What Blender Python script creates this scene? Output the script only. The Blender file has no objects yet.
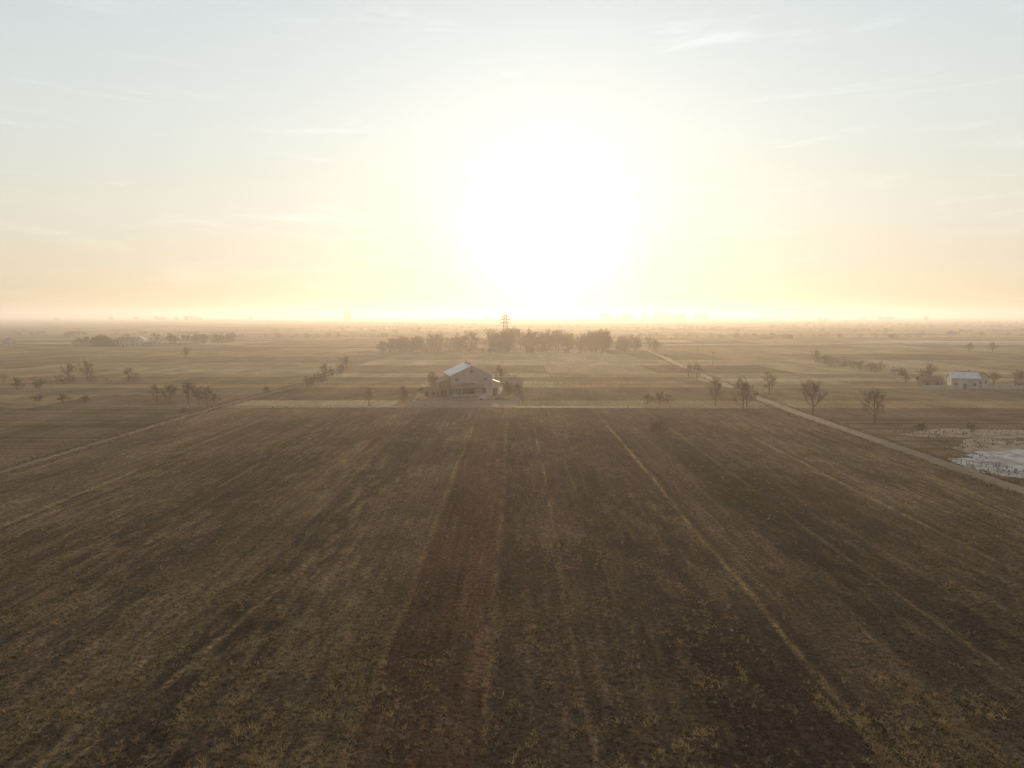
import bpy, math, random
import numpy as np
from mathutils import Vector, Matrix
random.seed(4); rng=np.random.default_rng(7)
scene=bpy.context.scene
scene.view_settings.view_transform='Standard'
scene.view_settings.look='None'
scene.view_settings.exposure=0

SUN_E=math.radians(6.3); SUN_A=math.radians(2.7)
S=Vector((math.sin(SUN_A)*math.cos(SUN_E),math.cos(SUN_A)*math.cos(SUN_E),math.sin(SUN_E)))

# ---------------- helpers
def link(o):
    scene.collection.objects.link(o); return o
def mesh_obj(name,verts,faces,mat=None,parent=None,smooth=False):
    me=bpy.data.meshes.new(name); me.from_pydata(verts,[],faces); me.update()
    o=bpy.data.objects.new(name,me); link(o)
    if mat: me.materials.append(mat)
    if parent: o.parent=parent
    if smooth: me.polygons.foreach_set('use_smooth',[True]*len(me.polygons))
    return o
def np_obj(name,V,Fa,mat):
    k=Fa.shape[1]
    me=bpy.data.meshes.new(name); me.vertices.add(len(V)); me.vertices.foreach_set('co',V.ravel())
    me.loops.add(Fa.size); me.loops.foreach_set('vertex_index',Fa.ravel()); me.polygons.add(len(Fa)); me.polygons.foreach_set('loop_start',np.arange(0,Fa.size,k)); me.update(calc_edges=True)
    me.materials.append(mat); o=bpy.data.objects.new(name,me); link(o); return o
def empty(name,loc=(0,0,0),rz=0):
    e=bpy.data.objects.new(name,None); link(e); e.location=loc; e.rotation_euler[2]=rz; e.empty_display_size=1; return e
def boxdata(c,s,rz=0):
    cx,cy,cz=c; sx,sy,sz=s[0]/2,s[1]/2,s[2]/2; cr,sr=math.cos(rz),math.sin(rz)
    v=[]
    for dz in (-sz,sz):
        for dx,dy in ((-sx,-sy),(sx,-sy),(sx,sy),(-sx,sy)):
            v.append((cx+dx*cr-dy*sr,cy+dx*sr+dy*cr,cz+dz))
    f=[(0,3,2,1),(4,5,6,7),(0,1,5,4),(1,2,6,5),(2,3,7,6),(3,0,4,7)]
    return v,f
def join(parts):
    V=[];F=[]
    for v,f in parts:
        b=len(V); V.extend(v); F.extend([tuple(i+b for i in q) for q in f])
    return V,F
def box(name,c,s,mat,parent=None,rz=0):
    v,f=boxdata(c,s,rz); return mesh_obj(name,v,f,mat,parent)

def mat_simple(name,col,var=0.3,scale=2.0,rough=0.9,spec=0.2,metal=0,streak=False,bump=0.0):
    m=bpy.data.materials.new(name); m.use_nodes=True; nt=m.node_tree; N=nt.nodes; L=nt.links
    b=N['Principled BSDF']; b.inputs['Roughness'].default_value=rough; b.inputs['Metallic'].default_value=metal
    b.inputs['Specular IOR Level'].default_value=spec
    tc=N.new('ShaderNodeTexCoord'); mp=N.new('ShaderNodeMapping')
    if streak: mp.inputs['Scale'].default_value=(1,1,0.15)
    L.new(tc.outputs['Object'],mp.inputs[0])
    no=N.new('ShaderNodeTexNoise'); no.inputs['Scale'].default_value=scale; no.inputs['Detail'].default_value=4; no.inputs['Roughness'].default_value=.65
    L.new(mp.outputs[0],no.inputs[0])
    r=N.new('ShaderNodeValToRGB'); r.color_ramp.elements[0].position=.3; r.color_ramp.elements[1].position=.7
    r.color_ramp.elements[0].color=(*[c*(1-var) for c in col],1); r.color_ramp.elements[1].color=(*[min(1,c*(1+var)) for c in col],1)
    L.new(no.outputs[0],r.inputs[0]); L.new(r.outputs[0],b.inputs['Base Color'])
    return m

# ---------------- value noise (numpy)
_T=rng.random((256,256))
def vnoise(x,y,seed=0):
    x=np.asarray(x,float)+seed*17.31; y=np.asarray(y,float)+seed*9.77
    xi=np.floor(x).astype(int); yi=np.floor(y).astype(int); fx=x-xi; fy=y-yi
    fx=fx*fx*(3-2*fx); fy=fy*fy*(3-2*fy)
    a=_T[xi&255,yi&255]; b=_T[(xi+1)&255,yi&255]; c=_T[xi&255,(yi+1)&255]; d=_T[(xi+1)&255,(yi+1)&255]
    return (a*(1-fx)+b*fx)*(1-fy)+(c*(1-fx)+d*fx)*fy
def fbm(x,y,seed=0,o=4):
    s=0;a=.5;t=0
    for i in range(o):
        s=s+a*vnoise(x*2**i,y*2**i,seed+i*3); t+=a; a*=.55
    return s/t

# ---------------- world
w=bpy.data.worlds.new("World"); scene.world=w; w.use_nodes=True
nt=w.node_tree; N=nt.nodes; L=nt.links; N.clear()
out=N.new('ShaderNodeOutputWorld')
sky=N.new('ShaderNodeTexSky'); sky.sky_type='NISHITA'; sky.sun_disc=False
sky.sun_elevation=SUN_E; sky.sun_rotation=SUN_A; sky.air_density=1.0; sky.dust_density=1.5; sky.ozone_density=1.5
def M(op,a,b=None,c=None):
    n=N.new('ShaderNodeMath'); n.operation=op
    for i,v in enumerate((a,b,c)):
        if v is None: continue
        if isinstance(v,(int,float)): n.inputs[i].default_value=v
        else: L.new(v,n.inputs[i])
    return n.outputs[0]
def VM(op,a,b):
    n=N.new('ShaderNodeVectorMath'); n.operation=op
    for i,v in enumerate((a,b)):
        if isinstance(v,tuple): n.inputs[i].default_value=v
        else: L.new(v,n.inputs[i])
    return n.outputs[0]
sk=VM('MULTIPLY',sky.outputs[0],(.09,.09,.09))
sk2=VM('DIVIDE',sk,VM('ADD',sk,(.9,.9,.9)))
bg=N.new('ShaderNodeBackground'); bg.inputs[1].default_value=0.40
L.new(sk2,bg.inputs[0])
tc=N.new('ShaderNodeTexCoord')
nrm=N.new('ShaderNodeVectorMath'); nrm.operation='NORMALIZE'; L.new(tc.outputs['Generated'],nrm.inputs[0])
sep=N.new('ShaderNodeSeparateXYZ'); L.new(nrm.outputs[0],sep.inputs[0])
dot=N.new('ShaderNodeVectorMath'); dot.operation='DOT_PRODUCT'; L.new(nrm.outputs[0],dot.inputs[0]); dot.inputs[1].default_value=S
dc=M('MINIMUM',dot.outputs['Value'],0.999999)
th=M('ARCCOSINE',dc)
g1=M('MULTIPLY',M('EXPONENT',M('MULTIPLY',M('POWER',M('DIVIDE',th,0.095),2.0),-1.0)),.50)
g2=M('MULTIPLY',M('EXPONENT',M('DIVIDE',th,-0.34)),0.31)
glow=M('ADD',g1,g2)
bg2=N.new('ShaderNodeBackground'); bg2.inputs[0].default_value=(.98,.97,.90,1); L.new(glow,bg2.inputs[1])
r=N.new('ShaderNodeValToRGB'); L.new(sep.outputs[2],r.inputs[0]); e=r.color_ramp.elements
e[0].position=0; e[0].color=(.50,.39,.28,1); e[1].position=1; e[1].color=(.24,.30,.36,1)
for p,c in ((.05,(.58,.50,.37)),(.13,(.60,.58,.49)),(.24,(.57,.61,.57)),(.36,(.52,.58,.59)),(.6,(.38,.44,.48))):
    q=e.new(p); q.color=(*c,1)
mp=N.new('ShaderNodeMapping'); mp.inputs['Scale'].default_value=(3,3,24); mp.inputs['Rotation'].default_value=(0,math.radians(-4),0); mp.inputs['Location'].default_value=(3.3,1.7,.6); L.new(nrm.outputs[0],mp.inputs[0])
cn=N.new('ShaderNodeTexNoise'); cn.inputs['Scale'].default_value=1.5; cn.inputs['Detail'].default_value=8; cn.inputs['Roughness'].default_value=.62; cn.inputs['Distortion'].default_value=.6
L.new(mp.outputs[0],cn.inputs[0])
cr=N.new('ShaderNodeMapRange'); cr.interpolation_type='SMOOTHSTEP'; L.new(cn.outputs[0],cr.inputs[0])
cr.inputs[1].default_value=.52; cr.inputs[2].default_value=.80; cr.inputs[3].default_value=0; cr.inputs[4].default_value=.10
add0=N.new('ShaderNodeMix'); add0.data_type='RGBA'; add0.blend_type='ADD'; add0.inputs[0].default_value=1
L.new(r.outputs[0],add0.inputs[6]); L.new(cr.outputs[0],add0.inputs[7])
bg3=N.new('ShaderNodeBackground'); bg3.inputs[1].default_value=1.0; L.new(add0.outputs[2],bg3.inputs[0])
a1=N.new('ShaderNodeAddShader'); a2=N.new('ShaderNodeAddShader')
L.new(bg.outputs[0],a1.inputs[0]); L.new(bg2.outputs[0],a1.inputs[1]); L.new(a1.outputs[0],a2.inputs[0]); L.new(bg3.outputs[0],a2.inputs[1])
L.new(a2.outputs[0],out.inputs[0])

# ---------------- sun
sd=bpy.data.lights.new('sun','SUN'); sd.energy=4.4; sd.angle=math.radians(.8); sd.color=(1,.69,.40)
so=bpy.data.objects.new('sun',sd); link(so); so.rotation_mode='QUATERNION'; so.rotation_quaternion=S.to_track_quat('Z','Y'); so.location=(0,0,200)

# ---------------- camera
cd=bpy.data.cameras.new('camera'); cd.sensor_width=36; cd.lens=24; cd.clip_end=80000; cd.clip_start=.5
co=bpy.data.objects.new('camera',cd); link(co); co.location=(0,0,30)
co.rotation_euler=(math.radians(90-5.69),0,math.radians(.25)); scene.camera=co

# ---------------- haze layer (real air volume)
v,f=boxdata((0,10000,31),(56000,50000,82))
hz=mesh_obj('atmospheric_haze',v,f)
m=bpy.data.materials.new('haze'); m.use_nodes=True; n=m.node_tree.nodes; n.clear()
o_=n.new('ShaderNodeOutputMaterial'); vs=n.new('ShaderNodeVolumeScatter'); vs.inputs['Color'].default_value=(.98,.92,.84,1)
vs.inputs['Density'].default_value=1/2500; vs.inputs['Anisotropy'].default_value=.50
m.node_tree.links.new(vs.outputs[0],o_.inputs['Volume']); hz.data.materials.append(m)

# ---------------- ground sheet
XL,XR=-99.0,87.0; YB=222.0
xs=list(np.arange(XL,XR+.01,.29)); 
ys=list(np.arange(24,YB+.01,.75))
for i in range(1,14):
    b0=XL-186*i
    for k in (0,.18,.36,.5,.68,.85): xs.append(b0+186*k)
    b0=XR+186*(i-1)
    for k in (.17,.33,.5,.66,.84,1.0): xs.append(b0+186*k)
for v_ in (3200,4200,5600,7500,10000,14000,20000,30000): xs+= [v_,-v_]
y=YB; k=0; thin=[]
while y<6000:
    y+= rng.uniform(9,26)*(1+ (y-222)/500); ys.append(y)
    if rng.random()<.35: y2=y+2.0*(1+(y-222)/500); ys.append(y2); thin.append((y,y2)); y=y2
ys+=[7000,8500,11000,15000,20000,30000]
ys+=[-60,-20,5,-400,-3000]
xs=np.array(sorted(set(np.round(xs,3)))); ys=np.array(sorted(set(np.round(ys,3))))
nx,ny=len(xs),len(ys)
GX,GY=np.meshgrid(xs,ys)
inF=((GX>=XL)&(GX<=XR)&(GY<=YB)&(GY>=24))
def hgt(X,Y):
    Z=(fbm(X/1.1,Y/6,1)-.5)*.28+(fbm(X/9,Y/30,2)-.5)*.4
    edge=np.clip(np.minimum.reduce([X-XL-3,XR-3-X,YB-3-Y,Y-24])/3,0,1)
    return Z*edge
Z=hgt(GX,GY)+np.where(inF,(vnoise(GX/.5,GY/1.0,5)-.5)*.14*np.clip(np.minimum(GX-XL-3,XR-3-GX)/3,0,1)*np.clip((YB-3-GY)/3,0,1),0)
Z=np.where(inF,Z,0)
verts=np.stack([GX.ravel(),GY.ravel(),Z.ravel()],1)
idx=np.arange(nx*ny).reshape(ny,nx)
faces=np.stack([idx[:-1,:-1].ravel(),idx[:-1,1:].ravel(),idx[1:,1:].ravel(),idx[1:,:-1].ravel()],1)
A=np.array
LR=random.Random(12)
fine_lines=[(LR.uniform(-96,85),LR.uniform(.22,.4),LR.uniform(-.6,.6)) for _ in range(64)]
def near_col(X,Y):
    base=np.zeros(X.shape+(3,))
    bands=[(-200,A([.100,.068,.040])),(-74,A([.080,.053,.032])),(-55,A([.046,.031,.021])),(-40,A([.084,.056,.033])),(-30,A([.040,.028,.020])),(-22,A([.070,.046,.029])),
           (-11.5,A([.070,.036,.023])),(-2.2,A([.046,.029,.020])),(12,A([.038,.025,.018])),(25.4,A([.056,.036,.024])),(34,A([.030,.021,.015])),(47,A([.056,.037,.024])),(59,A([.082,.055,.033])),(74,A([.100,.067,.039]))]
    jx=X+(fbm(X/4,Y/18,11)-.5)*2.6
    for x0,c in bands:
        t=np.clip((jx-x0)/1.0+.5,0,1)[...,None]; base=base*(1-t)+c*t
    st=fbm(X/.8,Y/20,21,4); st2=fbm(X/4.5,Y/70,22,3); pat=fbm(X/8,Y/13,23,4); cl=fbm(X/1.2,Y/1.6,24,3)
    f=-.25+.5*st+.9*st2+.65*pat+.6*cl
    base*=np.clip(f,.35,2)[...,None]
    sw=np.clip((fbm(X/1.0,Y/3.5,31)*.6+fbm(X/12,Y/18,32)*.4-.51)*8,0,1)
    sw*=np.where(X<-12,.8,np.where(X<12,.4,np.where(X<59,.5,.9)))
    straw=A([.23,.152,.078]); base=base*(1-.5*sw[...,None])+straw*.5*sw[...,None]
    for x0,wd,s_ in fine_lines:
        jx=X-x0+(fbm(Y/16,Y*0+x0,44)-.5)*1.0
        l=np.clip(1.3-np.abs(jx)/wd,0,1)*abs(s_)*np.clip(vnoise(Y/9,Y*0+x0,46)*1.6-.1,.1,1)
        base=base*(1-l[...,None])+(A([.22,.145,.072]) if s_>0 else A([.018,.012,.009]))*l[...,None]
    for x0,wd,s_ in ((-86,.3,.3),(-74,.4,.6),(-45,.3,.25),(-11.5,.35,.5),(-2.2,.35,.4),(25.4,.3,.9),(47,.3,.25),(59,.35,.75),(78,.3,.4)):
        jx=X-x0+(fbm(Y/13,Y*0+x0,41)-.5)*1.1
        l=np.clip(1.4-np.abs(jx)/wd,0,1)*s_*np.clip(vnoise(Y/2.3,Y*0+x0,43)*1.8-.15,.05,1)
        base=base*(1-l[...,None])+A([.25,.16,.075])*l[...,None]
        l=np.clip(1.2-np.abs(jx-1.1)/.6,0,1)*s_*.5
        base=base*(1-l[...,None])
    jx=X+24+np.clip((90-Y),0,60)*.13+(fbm(Y/12,Y*0,51)-.5)*2
    l=np.clip(1.2-np.abs(jx)/.35,0,1)*np.clip(vnoise(Y/3,Y*0,52)*1.5-.1,0,1)*np.clip((110-Y)/40,0,1)*.9
    base=base*(1-l[...,None])+A([.25,.16,.078])*l[...,None]
    t=np.clip((Y-170)/46,0,1)[...,None]*.45; base=base*(1-t)+A([.16,.104,.058])*t
    return base
nf=len(faces)
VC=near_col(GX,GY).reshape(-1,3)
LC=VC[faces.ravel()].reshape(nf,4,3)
fc=verts[faces].mean(1); 
pal=A([[.24,.162,.088],[.27,.188,.106],[.185,.125,.070],[.30,.215,.122],[.13,.088,.052],[.21,.144,.080],[.165,.120,.068],[.26,.175,.091],[.34,.25,.15]])
blk=np.floor((fc[:,0]-XL)/186.0).astype(int)
sub=np.floor(((fc[:,0]-XL)/186.0-blk)*3.2).astype(int)
yi=np.repeat(np.arange(ny-1),nx-1)
run=(yi+ (blk*7)%5)//(2+(blk*3)%3)
h=np.abs(np.sin(blk*12.9898+run*78.233+sub*(((run*5+blk)%3)>0)*37.719)*43758.5453); h=h-np.floor(h)
pc=pal[(h*len(pal)).astype(int)]
for j,(ya,yb) in enumerate(thin):
    q=(fc[:,1]>ya)&(fc[:,1]<yb)&(((blk*5+j*3)%4)!=0); pc[q]=A([.085,.058,.036]) if j%3 else A([.33,.245,.15])
farf=~((fc[:,0]>XL)&(fc[:,0]<XR)&(fc[:,1]<YB))
lf=farf&(fc[:,1]<YB)
pc[lf]=A([.12,.081,.048])+ (h[lf][:,None]-.5)*.06
LC[farf]=pc[farf][:,None,:]
m=bpy.data.materials.new('farmland_soil'); m.use_nodes=True; nt=m.node_tree; N=nt.nodes; L=nt.links
ground=np_obj('ground',verts,faces,m); me=ground.data
me.polygons.foreach_set('use_smooth',[True]*nf)
ca=me.color_attributes.new('fieldcol','FLOAT_COLOR','CORNER')
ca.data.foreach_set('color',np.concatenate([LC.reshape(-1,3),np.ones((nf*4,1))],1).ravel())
b=N['Principled BSDF']; b.inputs['Roughness'].default_value=1; b.inputs['Specular IOR Level'].default_value=0
at=N.new('ShaderNodeAttribute'); at.attribute_name='fieldcol'
tc=N.new('ShaderNodeTexCoord')
def noise(scale,detail=5,rough=.6,msc=None):
    n=N.new('ShaderNodeTexNoise'); n.inputs['Scale'].default_value=scale; n.inputs['Detail'].default_value=detail; n.inputs['Roughness'].default_value=rough
    if msc:
        mp=N.new('ShaderNodeMapping'); mp.inputs['Scale'].default_value=msc; L.new(tc.outputs['Object'],mp.inputs[0]); L.new(mp.outputs[0],n.inputs[0])
    else: L.new(tc.outputs['Object'],n.inputs[0])
    return n.outputs[0]
def mr(v,a,b_,c,d):
    n=N.new('ShaderNodeMapRange'); n.inputs[1].default_value=a; n.inputs[2].default_value=b_; n.inputs[3].default_value=c; n.inputs[4].default_value=d; L.new(v,n.inputs[0]); return n.outputs[0]
n1=noise(2.0,4,.78); n2=noise(.06,4,.6,(1,.5,1)); n3=noise(1,3,.65,(1.2,.06,1)); n4=noise(5.0,2,.7)
mulA=M('MULTIPLY',mr(n1,.34,.66,.12,1.9),mr(n2,.3,.7,.62,1.36)); mulB=M('MULTIPLY',mulA,mr(n3,.3,.7,.68,1.32))
mx=N.new('ShaderNodeVectorMath'); mx.operation='SCALE'; L.new(at.outputs['Color'],mx.inputs[0]); L.new(mulB,mx.inputs['Scale'])
mix=N.new('ShaderNodeMix'); mix.data_type='RGBA'; mix.inputs[7].default_value=(.28,.182,.088,1); L.new(mx.outputs[0],mix.inputs[6])
L.new(M('MULTIPLY',mr(n4,.57,.64,0,1),mr(n2,.4,.65,.05,.5)),mix.inputs[0]); L.new(mix.outputs[2],b.inputs['Base Color'])
bp=N.new('ShaderNodeBump'); bp.inputs['Strength'].default_value=1; bp.inputs['Distance'].default_value=.35
L.new(n1,bp.inputs['Height']); L.new(bp.outputs[0],b.inputs['Normal'])

# ---------------- materials
road_m=mat_simple('packed_dirt',(.16,.112,.072),.35,.5)
track_m=mat_simple('grassy_track',(.13,.087,.052),.45,.4)
bark=mat_simple('bark_twigs',(.085,.050,.028),.3,3)
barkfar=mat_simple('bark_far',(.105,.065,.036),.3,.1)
drygrass=mat_simple('dry_grass',(.24,.155,.075),.4,.6,spec=0)
weed=mat_simple('dry_weed',(.26,.165,.072),.5,.4,spec=0)
clod_m=mat_simple('soil_clods',(.075,.049,.032),.4,.8,spec=0)
wall_w=mat_simple('plaster',(.34,.29,.26),.18,.4,streak=True)
wall_b=mat_simple('metal_cladding',(.25,.22,.22),.15,.5,rough=.8,streak=True)
brick=mat_simple('brick',(.20,.12,.085),.3,3)
roof_l=mat_simple('sheet_roof',(.42,.41,.42),.2,.5,rough=.5,spec=.4)
roof_d=mat_simple('tile_roof',(.17,.10,.075),.25,2)
dark=mat_simple('dark_opening',(.03,.03,.032),.3,1,rough=.4)
glass=mat_simple('window_glass',(.05,.06,.07),.2,1,rough=.15,spec=.6)
steel=mat_simple('galvanised_steel',(.14,.12,.10),.15,1,rough=.7)
wood=mat_simple('weathered_wood',(.12,.085,.06),.3,3)
blue=mat_simple('blue_paint',(.10,.16,.25),.2,1,rough=.5)

# ---------------- roads
def road(name,pts,wd,mat=None):
    V=[];F=[]
    fine=[]
    for (x0,y0),(x1,y1) in zip(pts[:-1],pts[1:]):
        d=math.hypot(x1-x0,y1-y0); k=max(1,min(60,int(d/8)))
        for i in range(k): fine.append((x0+(x1-x0)*i/k,y0+(y1-y0)*i/k))
    fine.append(pts[-1])
    prof=((-.62,-.03),(-.5,.08),(-.28,.10),(0,.12),(.28,.10),(.5,.08),(.62,-.03))
    for i,(x,y_) in enumerate(fine):
        a=fine[max(0,i-1)]; c=fine[min(len(fine)-1,i+1)]
        tx,ty=c[0]-a[0],c[1]-a[1]; l=math.hypot(tx,ty); nxx,nyy=ty/l,-tx/l
        for s_,z in prof:
            ww=wd*(1+random.uniform(-.18,.18)); V.append((x+nxx*ww*s_,y_+nyy*ww*s_,z))
    P=len(prof)
    for i in range(len(fine)-1):
        for j in range(P-1): a=i*P+j; F.append((a,a+P,a+P+1,a+1))
    return mesh_obj(name,V,F,mat or road_m,smooth=True)
road('farm_track',[(-100,20),(-99,140),(-98,229),(-93,300),(-98,420),(-101,700),(-104,1500)],1.6,track_m)
road('dirt_road',[(87,20),(87.5,115),(88,218),(92,300),(99,380),(118,600),(124,1500)],3.2)
road('farm_track',[(-420,226),(-200,227),(-101.5,225)],2.2,track_m)
road('farm_track',[(-95.6,225),(-40,224),(20,223.5),(84.8,222.5)],2.8)
road('farm_track',[(94.6,330),(190,335),(420,345)],2.4,track_m)
road('farm_track',[(-96.3,452),(0,450),(100,452)],2.8)

# ---------------- trees
def tree_data(seed,h,tw=.035,wide=1.0,levels=3,trunk=.22,nl=7,sub=5,twn=6,up=.08):
    R=random.Random(seed); V=[];F=[]
    def tube(pts,rad,sides):
        b=len(V)
        for i,p in enumerate(pts):
            d=(pts[min(i+1,len(pts)-1)]-pts[max(i-1,0)]).normalized()
            a=d.orthogonal().normalized(); c=d.cross(a)
            for k in range(sides):
                an=2*math.pi*k/sides; q=p+(a*math.cos(an)+c*math.sin(an))*rad[i]; V.append(tuple(q))
        for i in range(len(pts)-1):
            for k in range(sides):
                k2=(k+1)%sides; F.append((b+i*sides+k,b+i*sides+k2,b+(i+1)*sides+k2)); F.append((b+i*sides+k,b+(i+1)*sides+k2,b+(i+1)*sides+k))
    def path(p,d,l,seg,wob,up):
        pts=[p.copy()]; 
        for i in range(seg):
            d=(d+Vector((R.gauss(0,wob),R.gauss(0,wob),R.gauss(0,wob)+up))).normalized(); p=p+d*(l/seg); pts.append(p)
        return pts,d
    def twig(p,d,l):
        b=len(V); side=d.orthogonal().normalized()
        side=(Matrix.Rotation(R.uniform(0,6.28),3,d)@side)*tw
        mid=p+d*l*.5+side*R.uniform(-1,1)*2; e_=p+d*l+Vector((0,0,l*.1))
        V.extend([tuple(p-side),tuple(p+side),tuple(mid+side*.8),tuple(mid-side*.8),tuple(e_)]); F.append((b,b+1,b+2)); F.append((b,b+2,b+3)); F.append((b+3,b+2,b+4))
    def branch(p,d,l,r_,lev):
        pts,d2=path(p,d,l,4 if lev==0 else 3,.11,up)
        tube(pts,[r_*(1-.7*i/(len(pts)-1)) for i in range(len(pts))],4 if lev==0 else 3)
        if lev>=levels-1:
            for i in range(twn):
                t=R.uniform(.15,1); k=min(int(t*(len(pts)-1)),len(pts)-2); q=pts[k].lerp(pts[k+1],t*(len(pts)-1)-k)
                dd=(d2+Vector((R.gauss(0,.6),R.gauss(0,.6),R.gauss(.1,.45)))).normalized(); twig(q,dd,l*R.uniform(.6,1.1))
            return
        for i in range(sub):
            t=R.uniform(.2,1); k=min(int(t*(len(pts)-1)),len(pts)-2); q=pts[k].lerp(pts[k+1],t*(len(pts)-1)-k)
            dd=(d2+Vector((R.gauss(0,.6),R.gauss(0,.6),R.gauss(.10,.38)))).normalized(); branch(q,dd,l*R.uniform(.42,.62),r_*.42,lev+1)
    tp,_=path(Vector((0,0,-.2)),Vector((R.uniform(-.08,.08),R.uniform(-.08,.08),1)).normalized(),h*(trunk+.36),4,.05,.03)
    tube(tp,[h*.020*(1.25-.6*i/4) for i in range(5)],6)
    for i in range(nl):
        t=trunk/(trunk+.36)+ (1-trunk/(trunk+.36))*i/(nl-1); k=min(int(t*4),3); q=tp[k].lerp(tp[k+1],min(1,t*4-k))
        an=i*2.4+R.uniform(-.4,.4); tilt=R.uniform(.80,1.2)*wide*(1-.75*i/(nl-1))
        d=Vector((math.cos(an)*math.sin(tilt),math.sin(an)*math.sin(tilt),math.cos(tilt)))
        branch(q,d,h*R.uniform(.34,.46)*(1-.15*i/(nl-1)),h*.008,0)
    zm=max(v_[2] for v_ in V); s_=h/zm
    return [(a*s_,b_*s_,c*s_) for a,b_,c in V],F
tree_meshes=[]
for i in range(6):
    V,F=tree_data(10+i,10,.017,.92+.06*(i%3),3,.18 if i!=3 else .10,9,6,6)
    me=bpy.data.meshes.new('bare_tree_mesh'); me.from_pydata(V,[],F); me.materials.append(bark); tree_meshes.append(me)
bush_meshes=[]
for i in range(3):
    V,F=tree_data(40+i,5,.017,1.2,3,.03,10,5,7)
    me=bpy.data.meshes.new('bare_shrub_mesh'); me.from_pydata(V,[],F); me.materials.append(bark); bush_meshes.append(me)
cnt=[0]
def tree(x,y,h,wd=1.0):
    cnt[0]+=1; o=bpy.data.objects.new('bare_tree',tree_meshes[cnt[0]%6]); link(o)
    s_=h/10; o.location=(x,y,0); o.scale=(s_*wd,s_*wd,s_); o.rotation_euler[2]=cnt[0]*1.7
def bush(x,y,h,wd=1.0):
    cnt[0]+=1; o=bpy.data.objects.new('bare_shrub',bush_meshes[cnt[0]%3]); link(o)
    s_=h/5; o.location=(x,y,0); o.scale=(s_*wd,s_*wd,s_); o.rotation_euler[2]=cnt[0]*2.1
for t in [(66.8,226,11,1.0),(73,217,11.5,1.1),(77,225,9,1.0),(90.6,206,12.5,1.05),(101,190,11,1.15),(96.5,258,10,1.1),(86,322,9,1.1),(84,330,8,1.2),(196,445,9,1.2),
          (-118,231,8,1.2),(-112,232,9,1.2),(-107,229,7,1.1),(-101,222,8,1),(-125,236,7,1.1),(-89,319,9,1.1),(-85,332,8,1.1),(-90,365,10,1.1),(-49.5,229,7,.8),(-38.6,234,7,.9),
          (-210,319,9,1.2),(-203,322,10,1.1),(-181,318,7,1.2),(-236,487,9,1.3),(194,319,9,1.2),(396,568,10,1.2),(378,570,9,1.2),(430,560,10,1.3),
          (-31,262,8,.9),(-33,271,9,1.1),(0,277,7,1.1),(-3,262,6,1.1),(-6,292,10,1.1),(-22,292,10,1.2),(208,296,7,1.2),(214,288,8,1.1),(222,300,7,1.2),(172,300,6,1.2)]:
    tree(*t)
for t in [(36,167,6.2,.9),(34.5,168,4.5,.9),(49,229,5.5,1),(45,230,4.5,1.3),(52,231,4,1.2),(-88,296,5.5,1.1),(-86,303,4.5,1.2),(-104,234,4,1),(-34,258,4,1.2),(-36,262,3.5,1),(-2,258,4,1),(-1,254,2.6,1.3),(1,268,4,1),
          (-203,276,6,1),(-196,279,4.5,1.2),(-150,236,3,1.5),(-158,236,3.5,1.5),(-167,237,3,1.6),(118,175,3,1.3),(131,172,3.5,1.3),(107,178,2.5,1.4),(-96,262,3.5,1.3),(-101,206,2.5,1.4)]:
    bush(*t)

def mass(name,items,mat,tw=.09,seed=0,variants=4,trunk=.10,**kw):
    base=[tree_data(100+seed+i,10,tw,1.1,3,trunk,kw.get('nl',6),kw.get('sub',4),kw.get('twn',6)) for i in range(variants)]
    base=[(np.array(a),np.array(b_)) for a,b_ in base]
    AV=[];AF=[];off=0
    for j,(x,y,h,wd) in enumerate(items):
        V,F=base[j%variants]; a=random.uniform(0,6.28); s_=h/10
        c,s2=math.cos(a),math.sin(a)
        X=(V[:,0]*c-V[:,1]*s2)*s_*wd+x; Y=(V[:,0]*s2+V[:,1]*c)*s_*wd+y
        AV.append(np.stack([X,Y,V[:,2]*s_],1)); AF.append(F+off); off+=len(V)
    return np_obj(name,np.concatenate(AV),np.concatenate(AF),mat)
it=[]
for i in range(105):
    x=random.uniform(-112,120)
    if 80<x<87: continue
    y=random.uniform(556,620)
    h=15+7.5*float(vnoise(x/16,0.5,3))
    if x<-85: h*=.75
    if x>78: h*=.7
    it.append((x,y,h*random.uniform(.72,1.1),random.uniform(.95,1.25)))
for i in range(24):
    it.append((random.uniform(-112,112),random.uniform(550,560),random.uniform(4,8),1.6))
mass('tree_line',it,barkfar,.032,0,6,.10,nl=9,sub=5,twn=6)
it=[(random.uniform(-428,-385),random.uniform(655,690),random.uniform(8,13),1.3) for _ in range(22)]
it+=[(random.uniform(-400,-320),random.uniform(740,780),random.uniform(8,12),1.3) for _ in range(30)]
mass('tree_grove',it,barkfar,.06,10,3,.04)
it=[(195+random.uniform(-3,3),random.uniform(296,440),random.uniform(3,6.5),1.3) for _ in range(42)]
mass('hedgerow',it,bark,.028,20,3,.03)
it=[(random.uniform(-240,-165),305+random.uniform(-4,4),random.uniform(2.5,5),1.4) for _ in range(20)]
mass('hedgerow',it,bark,.028,23,3,.03)
it=[(-91+random.uniform(-3,3),random.uniform(285,345),random.uniform(2,5),1.4) for _ in range(18)]
mass('hedgerow',it,bark,.028,26,3,.03)
it=[]
for k in range(40):
    y0=900+ (k/40)**1.3*3800+random.uniform(-60,60); x0=random.uniform(-.85,.8)*y0; ln=random.uniform(60,360)*(1+y0/1500); nn=int(ln/8)+2
    for j in range(min(nn,36)):
        it.append((x0+random.uniform(0,ln),y0+random.uniform(-8,8),random.uniform(3.5,7.5)*(1+.1*y0/2000),1.9))
mass('distant_trees',it,barkfar,.18,30,3,.03,nl=5,sub=3,twn=4)

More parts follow.
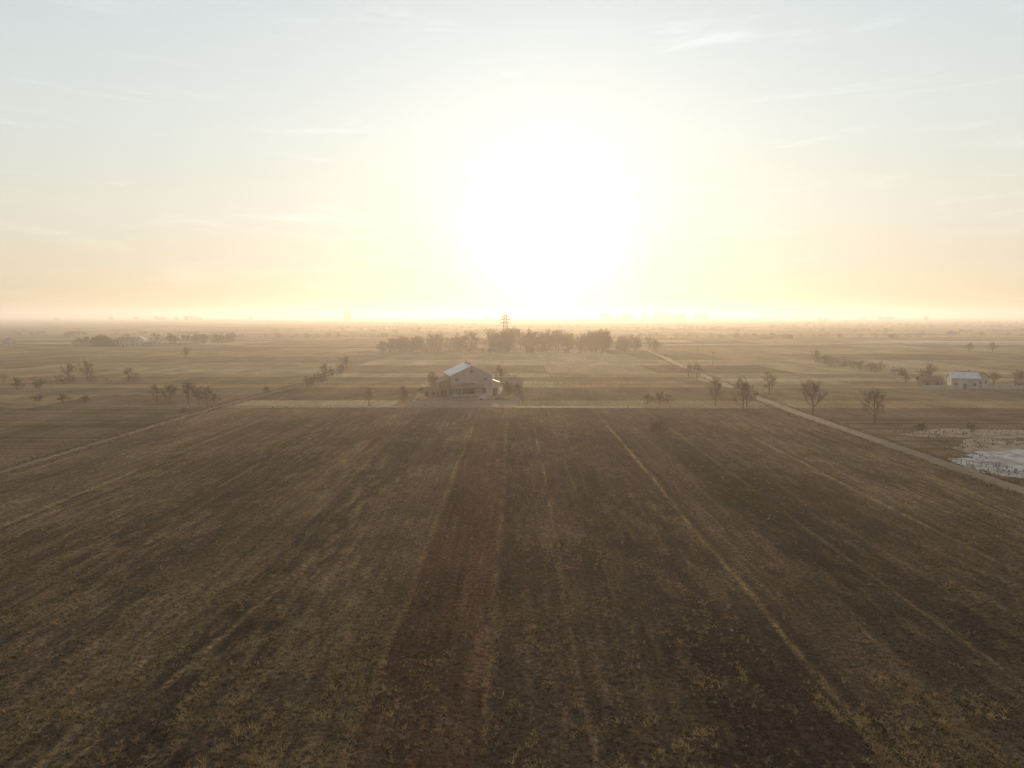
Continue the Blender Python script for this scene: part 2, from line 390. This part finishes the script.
# ---------------- buildings
def gable(name,parent,w_,d,h,rh,wallm,roofm,loc=(0,0,0),over=.5,rz=0):
    x,y,z=loc
    V=[(-w_/2,-d/2,0),(w_/2,-d/2,0),(w_/2,-d/2,h),(0,-d/2,h+rh),(-w_/2,-d/2,h),(-w_/2,d/2,0),(w_/2,d/2,0),(w_/2,d/2,h),(0,d/2,h+rh),(-w_/2,d/2,h)]
    F=[(0,1,2,3,4),(6,5,9,8,7),(1,6,7,2),(5,0,4,9)]
    c,s_=math.cos(rz),math.sin(rz)
    tr=lambda P:[(p[0]*c-p[1]*s_+x,p[0]*s_+p[1]*c+y,p[2]+z) for p in P]
    mesh_obj(name+'_walls',tr(V),F,wallm,parent)
    sl=rh/(w_/2); ww=w_/2+over; t=.18; dd=d/2+over
    P=[];Q=[]
    for sg in (-1,1):
        b_=len(P)
        for yy in (-dd,dd):
            P+= [(0,yy,h+rh+.03),(sg*ww,yy,h+rh+.03-sl*ww),(sg*ww,yy,h+rh+.03-sl*ww+t),(0,yy,h+rh+.03+t)]
        Q+=[tuple(i+b_ for i in q) for q in ((0,1,2,3),(7,6,5,4),(3,2,6,7),(1,0,4,5),(2,1,5,6))]
    mesh_obj(name+'_roof',tr(P),Q,roofm,parent)

barn=empty('barn',(-18.2,262,0),math.radians(14))
gable('hall',barn,15.5,17,8.0,3.6,wall_b,roof_l)
box('plinth',(0,-8.56,.5),(15.6,.08,1.0),wall_w,barn)
box('main_door',(-1.2,-8.56,3.0),(4.6,.10,4.0),dark,barn)
box('door_leaf',(-4.8,-8.60,3.0),(2.4,.12,4.1),blue,barn)
box('side_door',(4.6,-8.56,2.2),(1.4,.10,2.3),dark,barn)
for i,x in enumerate((-5.6,5.2)):
    box('window_%d'%i,(x,-8.54,6.4),(1.3,.08,1.0),glass,barn); box('window_sill_%d'%i,(x,-8.60,5.83),(1.6,.2,.1),wall_w,barn)
box('loft_vent',(0,-8.55,9.4),(1.4,.08,.9),dark,barn)
for i,y in enumerate((-6,-2,2,6)):
    box('side_window_%d'%i,(7.79,y,5.6),(.08,1.8,1.4),glass,barn); box('wall_pilaster_%d'%i,(7.87,y+2,4.0),(.24,.4,7.9),wall_w,barn)
for i,x in enumerate((-8.0,-5.2,-2.4,.4,3.2)):
    box('porch_post_%d'%i,(x,-12.2,1.75),(.2,.2,3.5),wood,barn)
mesh_obj('porch_roof',[(-8.6,-12.8,3.5),(3.8,-12.8,3.5),(3.8,-8.62,4.4),(-8.6,-8.62,4.4),(-8.6,-12.8,3.62),(3.8,-12.8,3.62),(3.8,-8.62,4.55),(-8.6,-8.62,4.55)],[(0,3,2,1),(4,5,6,7),(0,1,5,4),(1,2,6,5),(3,0,4,7)],roof_d,barn)
mesh_obj('side_shed',[(-12.2,-7,0),(-7.78,-7,0),(-7.78,-7,6.9),(-12.2,-7,5.2),(-12.2,6,0),(-7.78,6,0),(-7.78,6,6.9),(-12.2,6,5.2)],[(0,1,2,3),(5,4,7,6),(4,0,3,7)],brick,barn)
mesh_obj('side_shed_roof',[(-12.6,-7.4,5.1),(-7.78,-7.4,6.97),(-7.78,6.4,6.97),(-12.6,6.4,5.1),(-12.6,-7.4,5.25),(-7.78,-7.4,7.12),(-7.78,6.4,7.12),(-12.6,6.4,5.25)],[(0,3,2,1),(4,5,6,7),(0,1,5,4),(3,0,4,7),(2,3,7,6)],roof_d,barn)
box('side_shed_door',(-10.4,-7.05,1.4),(2,.08,2.4),dark,barn)
mesh_obj('lean_to_walls',[(7.98,-4,0),(11.6,-4,0),(11.6,-4,4.6),(7.98,-4,6.0),(7.98,8,0),(11.6,8,0),(11.6,8,4.6),(7.98,8,6.0)],[(0,1,2,3),(5,4,7,6),(1,5,6,2)],wall_w,barn)
mesh_obj('lean_to_roof',[(8.0,-4.4,6.05),(12,-4.4,4.5),(12,8.4,4.5),(8.0,8.4,6.05),(8.0,-4.4,6.2),(12,-4.4,4.65),(12,8.4,4.65),(8.0,8.4,6.2)],[(0,3,2,1),(4,5,6,7),(0,1,5,4),(1,2,6,5),(2,3,7,6)],roof_l,barn)
box('lean_to_door',(9.8,-4.05,1.3),(1.8,.08,2.4),dark,barn)
for i,y in enumerate((-3,3)):
    box('ridge_vent_%d'%i,(0,y,11.95),(1.0,1.4,.7),steel,barn)

def house(name,x,y,w_,d,h,rh,rz,wm,rm):
    e_=empty(name,(x,y,0),rz)
    gable('house',e_,w_,d,h,rh,wm,rm)
    n_=max(2,int(d/3))
    for i in range(n_):
        yy=-d/2+d*(i+.5)/n_
        for sg in (-1,1):
            if i==n_//2: box('door_%d'%(i+(sg>0)*10),(sg*(w_/2+.03),yy,1.1),(.08,1.0,2.1),dark,e_)
            else: box('window_%d'%(i+(sg>0)*10),(sg*(w_/2+.03),yy,1.7),(.08,1.3,1.2),glass,e_)
    for i,xx in enumerate((-w_/4,w_/4)): box('gable_window_%d'%i,(xx,-d/2-.03,1.7),(1.2,.08,1.2),glass,e_)
    box('chimney',(w_/5,d/4,h+rh*.9),(.6,.6,1.6),brick,e_)
    return e_
house('brick_house',-1.0,276,6,8,3,1.6,math.radians(90),brick,roof_d)
house('farm_shed',-31,252,3.5,5,2.4,.8,math.radians(80),brick,roof_d)
house('farmhouse',188,286,7,10,4.4,2.0,math.radians(70),wall_w,roof_l)
house('farmhouse',199,297,7,10,3.8,2.0,math.radians(20),wall_w,roof_d)
house('farm_shed',177,291,5,8,3.0,1.2,math.radians(85),brick,roof_d)
house('farm_shed',211,280,5,8,2.8,1.2,math.radians(20),brick,roof_d)
house('farmhouse',-383,672,10,17,6,3,math.radians(85),wall_w,roof_d)
house('farmhouse',-366,668,8,12,7.5,2.5,math.radians(10),wall_w,roof_l)
house('farmhouse',-404,680,9,18,4.5,2.2,math.radians(95),brick,roof_d)
house('farm_shed',-355,664,6,14,3.5,1.5,math.radians(90),wall_b,roof_d)
for (x,y) in [(-520,700),(330,900),(360,905),(-640,980),(-250,1200),(60,1250),(420,1300),(700,1100)]:
    house('farmhouse',x,y,8,random.uniform(9,16),random.uniform(3,5),2.2,random.uniform(0,3),wall_w if random.random()<.5 else brick,roof_d)

def wall_run(name,pts,h,mat):
    parts=[]
    for (x0,y0),(x1,y1) in zip(pts[:-1],pts[1:]):
        L_=math.hypot(x1-x0,y1-y0); a=math.atan2(y1-y0,x1-x0); n_=int(L_/3)
        parts.append(boxdata(((x0+x1)/2,(y0+y1)/2,h/2-.1),(L_-.35,.22,h),a))
        for i in range(n_+1): parts.append(boxdata((x0+(x1-x0)*i/n_,y0+(y1-y0)*i/n_,h/2-.02),(.36,.36,h+.25),a))
    V,F=join(parts); return mesh_obj(name,V,F,mat)
wall_run('yard_wall',[(-4,250),(3,250),(3,285)],1.6,brick)
wall_run('yard_wall',[(168,280),(183,279)],1.8,wall_w)
wall_run('yard_wall',[(193,281),(222,277)],1.8,wall_w)

ring=[(-34,227),(-20,226.4),(-6,226.6),(-1,229),(1,240),(1,290),(-10,294),(-34,290),(-37,260),(-36,238)]
V=[(x,y,.05) for x,y in ring]+[(x+(x+16)*.04,y+(y-255)*.03,-.02) for x,y in ring]
n_=len(ring); F=[tuple(range(n_))]+[(i+n_,(i+1)%n_+n_,(i+1)%n_,i) for i in range(n_)]
mesh_obj('dirt_yard',V,F,road_m)
def heap(name,x,y,rx,ry,h,mat,seed):
    V=[];F=[];na,nr=22,8
    for i in range(nr+1):
        t=i/nr
        for k in range(na):
            a=2*math.pi*k/na; q=1+.25*(float(vnoise(math.cos(a)*2+9,math.sin(a)*2+9,seed))-.5)
            z=h*(math.cos(t*math.pi/2)**.8)*(.8+.4*float(vnoise(k*.7,i*.9,seed)))-.05 if i<nr else -.1
            V.append((x+rx*t*q*math.cos(a),y+ry*t*q*math.sin(a),z))
    for i in range(nr):
        for k in range(na): a=i*na+k; b_=i*na+(k+1)%na; F.append((a,a+na,b_+na,b_))
    return mesh_obj(name,V,F,mat,smooth=True)
heap('straw_heap',-1.5,246,2.6,2,1.6,drygrass,3); heap('straw_heap',-33,243,3,2.2,1.4,drygrass,4); heap('soil_heap',-6,243.5,2.2,1.6,1.0,clod_m,5)

def vehicle(name,x,y,rz,mat):
    e_=empty(name,(x,y,.05),rz)
    prof=[(-2.1,.45),(-2.1,.95),(-1.2,1.0),(-.75,1.5),(.55,1.52),(.95,1.0),(2.0,.95),(2.1,.45)]
    V=[];F=[]
    for sy in (-.85,.85):
        for px,pz in prof: V.append((px,sy*(.86 if pz>1.2 else 1),pz))
    n_=len(prof); F=[tuple(range(n_)),tuple(range(2*n_-1,n_-1,-1))]+[(i,i+n_,(i+1)%n_+n_,(i+1)%n_) for i in range(n_)]
    mesh_obj('body',V,F,mat,e_)
    V=[(-1.02,-.87,1.05),(.85,-.87,1.05),(.5,-.79,1.42),(-.7,-.79,1.42)]
    mesh_obj('side_window',V,[(0,1,2,3)],glass,e_); mesh_obj('side_window',[(a,-b_,c) for a,b_,c in V],[(3,2,1,0)],glass,e_)
    for i,(wx,wy) in enumerate(((-1.3,-.8),(1.3,-.8),(-1.3,.8),(1.3,.8))):
        P=[]
        for s_ in (-.12,.12):
            for k in range(14): a=2*math.pi*k/14; P.append((wx+.34*math.cos(a),wy+s_,.34+.34*math.sin(a)))
        Q=[tuple(range(13,-1,-1)),tuple(range(14,28))]+[(k,(k+1)%14,(k+1)%14+14,k+14) for k in range(14)]
        mesh_obj('wheel_%d'%i,P,Q,dark,e_)
vehicle('parked_car',-11,244,math.radians(20),wall_w)

# ---------------- lattice tower
def strut(a,b_,r_):
    a=Vector(a);b_=Vector(b_);d=(b_-a).normalized();o=d.orthogonal().normalized();c=d.cross(o)
    V=[];
    for p in (a,b_):
        for k in range(4): an=k*math.pi/2+.785; V.append(tuple(p+(o*math.cos(an)+c*math.sin(an))*r_))
    return V,[(0,1,5,4),(1,2,6,5),(2,3,7,6),(3,0,4,7),(0,3,2,1),(4,5,6,7)]
tw_=empty('lattice_pylon',(-9,640,0))
parts=[]; H=31; n_=9
cor=lambda t,k:( (3.4-2.3*t)*(1 if k in(0,3) else -1),(3.4-2.3*t)*(1 if k in(0,1) else -1),H*t)
for i in range(n_):
    t0,t1=i/n_,(i+1)/n_
    for k in range(4):
        k2=(k+1)%4
        parts+=[strut(cor(t0,k),cor(t1,k),.26),strut(cor(t0,k),cor(t1,k2),.12),strut(cor(t0,k2),cor(t1,k),.12),strut(cor(t1,k),cor(t1,k2),.14)]
V,F=join(parts); mesh_obj('lattice_body',V,F,steel,tw_)
parts=[]
for z,w_ in ((23.5,4.6),(26.5,5.2),(29.5,4.0)):
    for sg in (-1,1):
        for yy in (-.8,.8): parts+=[strut((0,yy,z),(sg*w_,0,z),.2),strut((0,yy,z+1.4),(sg*w_,0,z),.15)]
        for q in (.35,.65): parts.append(strut((sg*w_*q,0,z),(sg*w_*q,0,z+1.4*(1-q)),.08))
parts.append(strut((0,0,31),(0,0,33.5),.15))
V,F=join(parts); mesh_obj('crossarms',V,F,steel,tw_)
parts=[strut((sg*w_,0,z),(sg*w_,0,z-1.3),.12) for z,w_ in ((23.5,4.6),(26.5,5.2),(29.5,4.0)) for sg in (-1,1)]
V,F=join(parts); mesh_obj('insulators',V,F,glass,tw_)

def pole(x,y,h=9):
    e_=empty('utility_pole',(x,y,0))
    V,F=join([strut((0,0,-.3),(0,0,h),.14),strut((-1.2,0,h-.7),(1.2,0,h-.7),.07),strut((-.9,0,h-1.6),(.9,0,h-1.6),.06),strut((0,0,h-1.6),(.8,0,h-.75),.04)])
    mesh_obj('pole',V,F,wood,e_)
    V,F=join([strut((xx,0,h-.62),(xx,0,h-.35),.07) for xx in (-1.1,-.4,.4,1.1)]); mesh_obj('insulators',V,F,wall_w,e_)
for i,y in enumerate(range(400,960,70)): pole(116+ (y-400)*.14,y,9.5)

# ---------------- ponds
def patch(name,cx,cy,rx,ry,z,mat,seed,n=60,amp=.35):
    V=[(cx,cy,z)];F=[]
    for k in range(n):
        a=2*math.pi*k/n; q=1+amp*(float(fbm(math.cos(a)*1.6+20,math.sin(a)*1.6+20,seed))-.5)*2
        V.append((cx+rx*q*math.cos(a),cy+ry*q*math.sin(a),z))
    for k in range(n): F.append((0,1+k,1+(k+1)%n))
    return mesh_obj(name,V,F,mat)
mud=mat_simple('pale_mud',(.21,.155,.105),.45,.35)
ice=bpy.data.materials.new('pond_ice'); ice.use_nodes=True; n=ice.node_tree.nodes; l=ice.node_tree.links
pb=n['Principled BSDF']; pb.inputs['Roughness'].default_value=.55; pb.inputs['Specular IOR Level'].default_value=.2
no=n.new('ShaderNodeTexNoise'); no.inputs['Scale'].default_value=.25; no.inputs['Detail'].default_value=8; no.inputs['Roughness'].default_value=.72; tcc=n.new('ShaderNodeTexCoord'); l.new(tcc.outputs['Object'],no.inputs[0])
rr=n.new('ShaderNodeValToRGB'); rr.color_ramp.elements[0].position=.44; rr.color_ramp.elements[0].color=(.17,.13,.10,1); rr.color_ramp.elements[1].position=.58; rr.color_ramp.elements[1].color=(.36,.35,.36,1)
l.new(no.outputs[0],rr.inputs[0]); l.new(rr.outputs[0],pb.inputs['Base Color'])
patch('muddy_shore',119,137,25,26,.004,mud,3)
patch('frozen_pond',113,133,20,19,.012,ice,5,amp=.6)
patch('muddy_shore',122,174,24,7,.004,mud,8)
patch('frozen_pond',520,800,120,24,.02,ice,9)

# ---------------- distant town on the horizon
parts=[]
R=random.Random(5)
def blk_(x,y,w_,d,h): parts.append(boxdata((x,y,h/2),(w_,d,h),0)); parts.append(boxdata((x+w_*.2,y,h+1.5),(w_*.25,d*.3,3)))
blk_(-905,3700,34,20,54)
for cx,nn,sp,hh in ((800,26,250,44),(1150,8,120,46),(2200,12,600,28),(-2300,12,500,25),(-300,6,260,28)):
    for _ in range(nn): blk_(cx+R.uniform(-sp,sp),4300+R.uniform(-200,500),R.uniform(12,34),R.uniform(12,25),hh*R.uniform(.55,1.15))
V,F=join(parts); mesh_obj('distant_town',V,F,roof_d)

# ---------------- foreground clods and dry weeds
def scatter(name,n,mat,kind,dens,lines=None,smin=.08,smax=.2):
    u=rng.random(n*4); Y=1/(1/26+u*(1/221-1/26)); X=(rng.random(n*4)-.5)*2*(.80*Y+8)
    keep=(X>XL+3)&(X<XR-3); X=X[keep];Y=Y[keep]
    keep=rng.random(len(X))<dens(X,Y); X=X[keep][:n];Y=Y[keep][:n]
    if lines:
        lx=[];ly=[]
        for x0,c in lines:
            yy=1/(1/26+rng.random(c)*(1/221-1/26)); jx=x0-(fbm(yy/13,yy*0+x0,41)-.5)*1.1+rng.normal(0,.22,c); lx.append(jx); ly.append(yy)
        X=np.concatenate([X]+lx); Y=np.concatenate([Y]+ly)
    k=len(X); Z0=hgt(X,Y)
    s_=rng.uniform(smin,smax,k)*(1+.9*(rng.random(k)<.12)); 
    if kind=='clod':
        base=np.array([[1,0,0],[-.5,.87,0],[-.5,-.87,0],[0,0,.6],[.3,.4,.4]]); fs=[(0,1,4),(1,3,4),(3,0,4),(1,2,3),(2,0,3)]
    else:
        bl=[];fs=[]
        for i in range(7):
            a=i*2.4; l_=1+.5*math.sin(i*5); b0=len(bl)
            bl+= [(-.16*math.sin(a),.16*math.cos(a),-.1),(.16*math.sin(a),-.16*math.cos(a),-.1),(l_*math.cos(a)*.9,l_*math.sin(a)*.9,.75+.4*math.sin(i*3))]; fs.append((b0,b0+1,b0+2))
        base=np.array(bl)
    nb=len(base); a=rng.random(k)*6.28; c,sn=np.cos(a),np.sin(a)
    j=1+rng.normal(0,.22,(k,nb,3)); B=base[None]*j*s_[:,None,None]
    VX=B[:,:,0]*c[:,None]-B[:,:,1]*sn[:,None]+X[:,None]; VY=B[:,:,0]*sn[:,None]+B[:,:,1]*c[:,None]+Y[:,None]; VZ=B[:,:,2]+Z0[:,None]-.01
    V=np.stack([VX,VY,VZ],2).reshape(-1,3)
    Fa=(np.array(fs)[None]+(np.arange(k)*nb)[:,None,None]).reshape(-1,3)
    return np_obj(name,V,Fa,mat)
def d_clod(X,Y): return .15+.85*vnoise(X/1.0,Y/9,61)
def d_weed(X,Y):
    d=np.clip((fbm(X/1.2,Y/4,71)*.5+fbm(X/11,Y/14,72)*.5-.49)*9,.025,1)
    d*=np.where((X>-11.5)&(X<-2.2),.25,1); d=np.where((X>1)&(X<15),np.maximum(d,.8*np.clip(fbm(X/1.5,Y/2,75)*3-1.5,0,1)),d)
    return d
scatter('soil_clods',50000,clod_m,'clod',d_clod,None,.05,.17)
scatter('dry_weeds',46000,weed,'weed',d_weed,[(-86,150),(-74,300),(-11.5,250),(-2.2,250),(25.4,700),(59,500),(78,200)],.07,.25)
V=[];F=[]
def tuft(x,y,s_):
    for i in range(5):
        a=random.uniform(0,6.28); b_=len(V); c,sn=math.cos(a),math.sin(a)
        V.extend([(x-.2*s_*sn,y+.2*s_*c,-.02),(x+.2*s_*sn,y-.2*s_*c,-.02),(x+c*s_*.7,y+sn*s_*.7,s_*random.uniform(.6,1.2))]); F.append((b_,b_+1,b_+2))
for _ in range(3600):
    y=random.uniform(60,600) if random.random()<.5 else 60+random.random()**2*250
    xr=87.5+(max(0,y-218)*.06 if y<380 else 9.7+ (y-380)*.086); xl=-99+ (0 if y<229 else 5*math.exp(-((y-300)/60)**2))
    for xx,o in ((xl,.9),(xr,2.0)):
        tuft(xx+random.choice((-1,1))*random.uniform(o,o+2.2),y,random.uniform(.2,.6))
for _ in range(1600): tuft(random.uniform(-95,84),random.choice((221,226.4))+random.gauss(0,.6),random.uniform(.15,.4))
for _ in range(900):
    a=random.uniform(0,6.28); q=random.uniform(.8,1.1); tuft(119+25*math.cos(a)*q,137+25*math.sin(a)*q,random.uniform(.2,.6))
for _ in range(400): tuft(random.uniform(98,146),random.gauss(172,5),random.uniform(.2,.6))
mesh_obj('verge_grass',V,F,drygrass)
print('done')
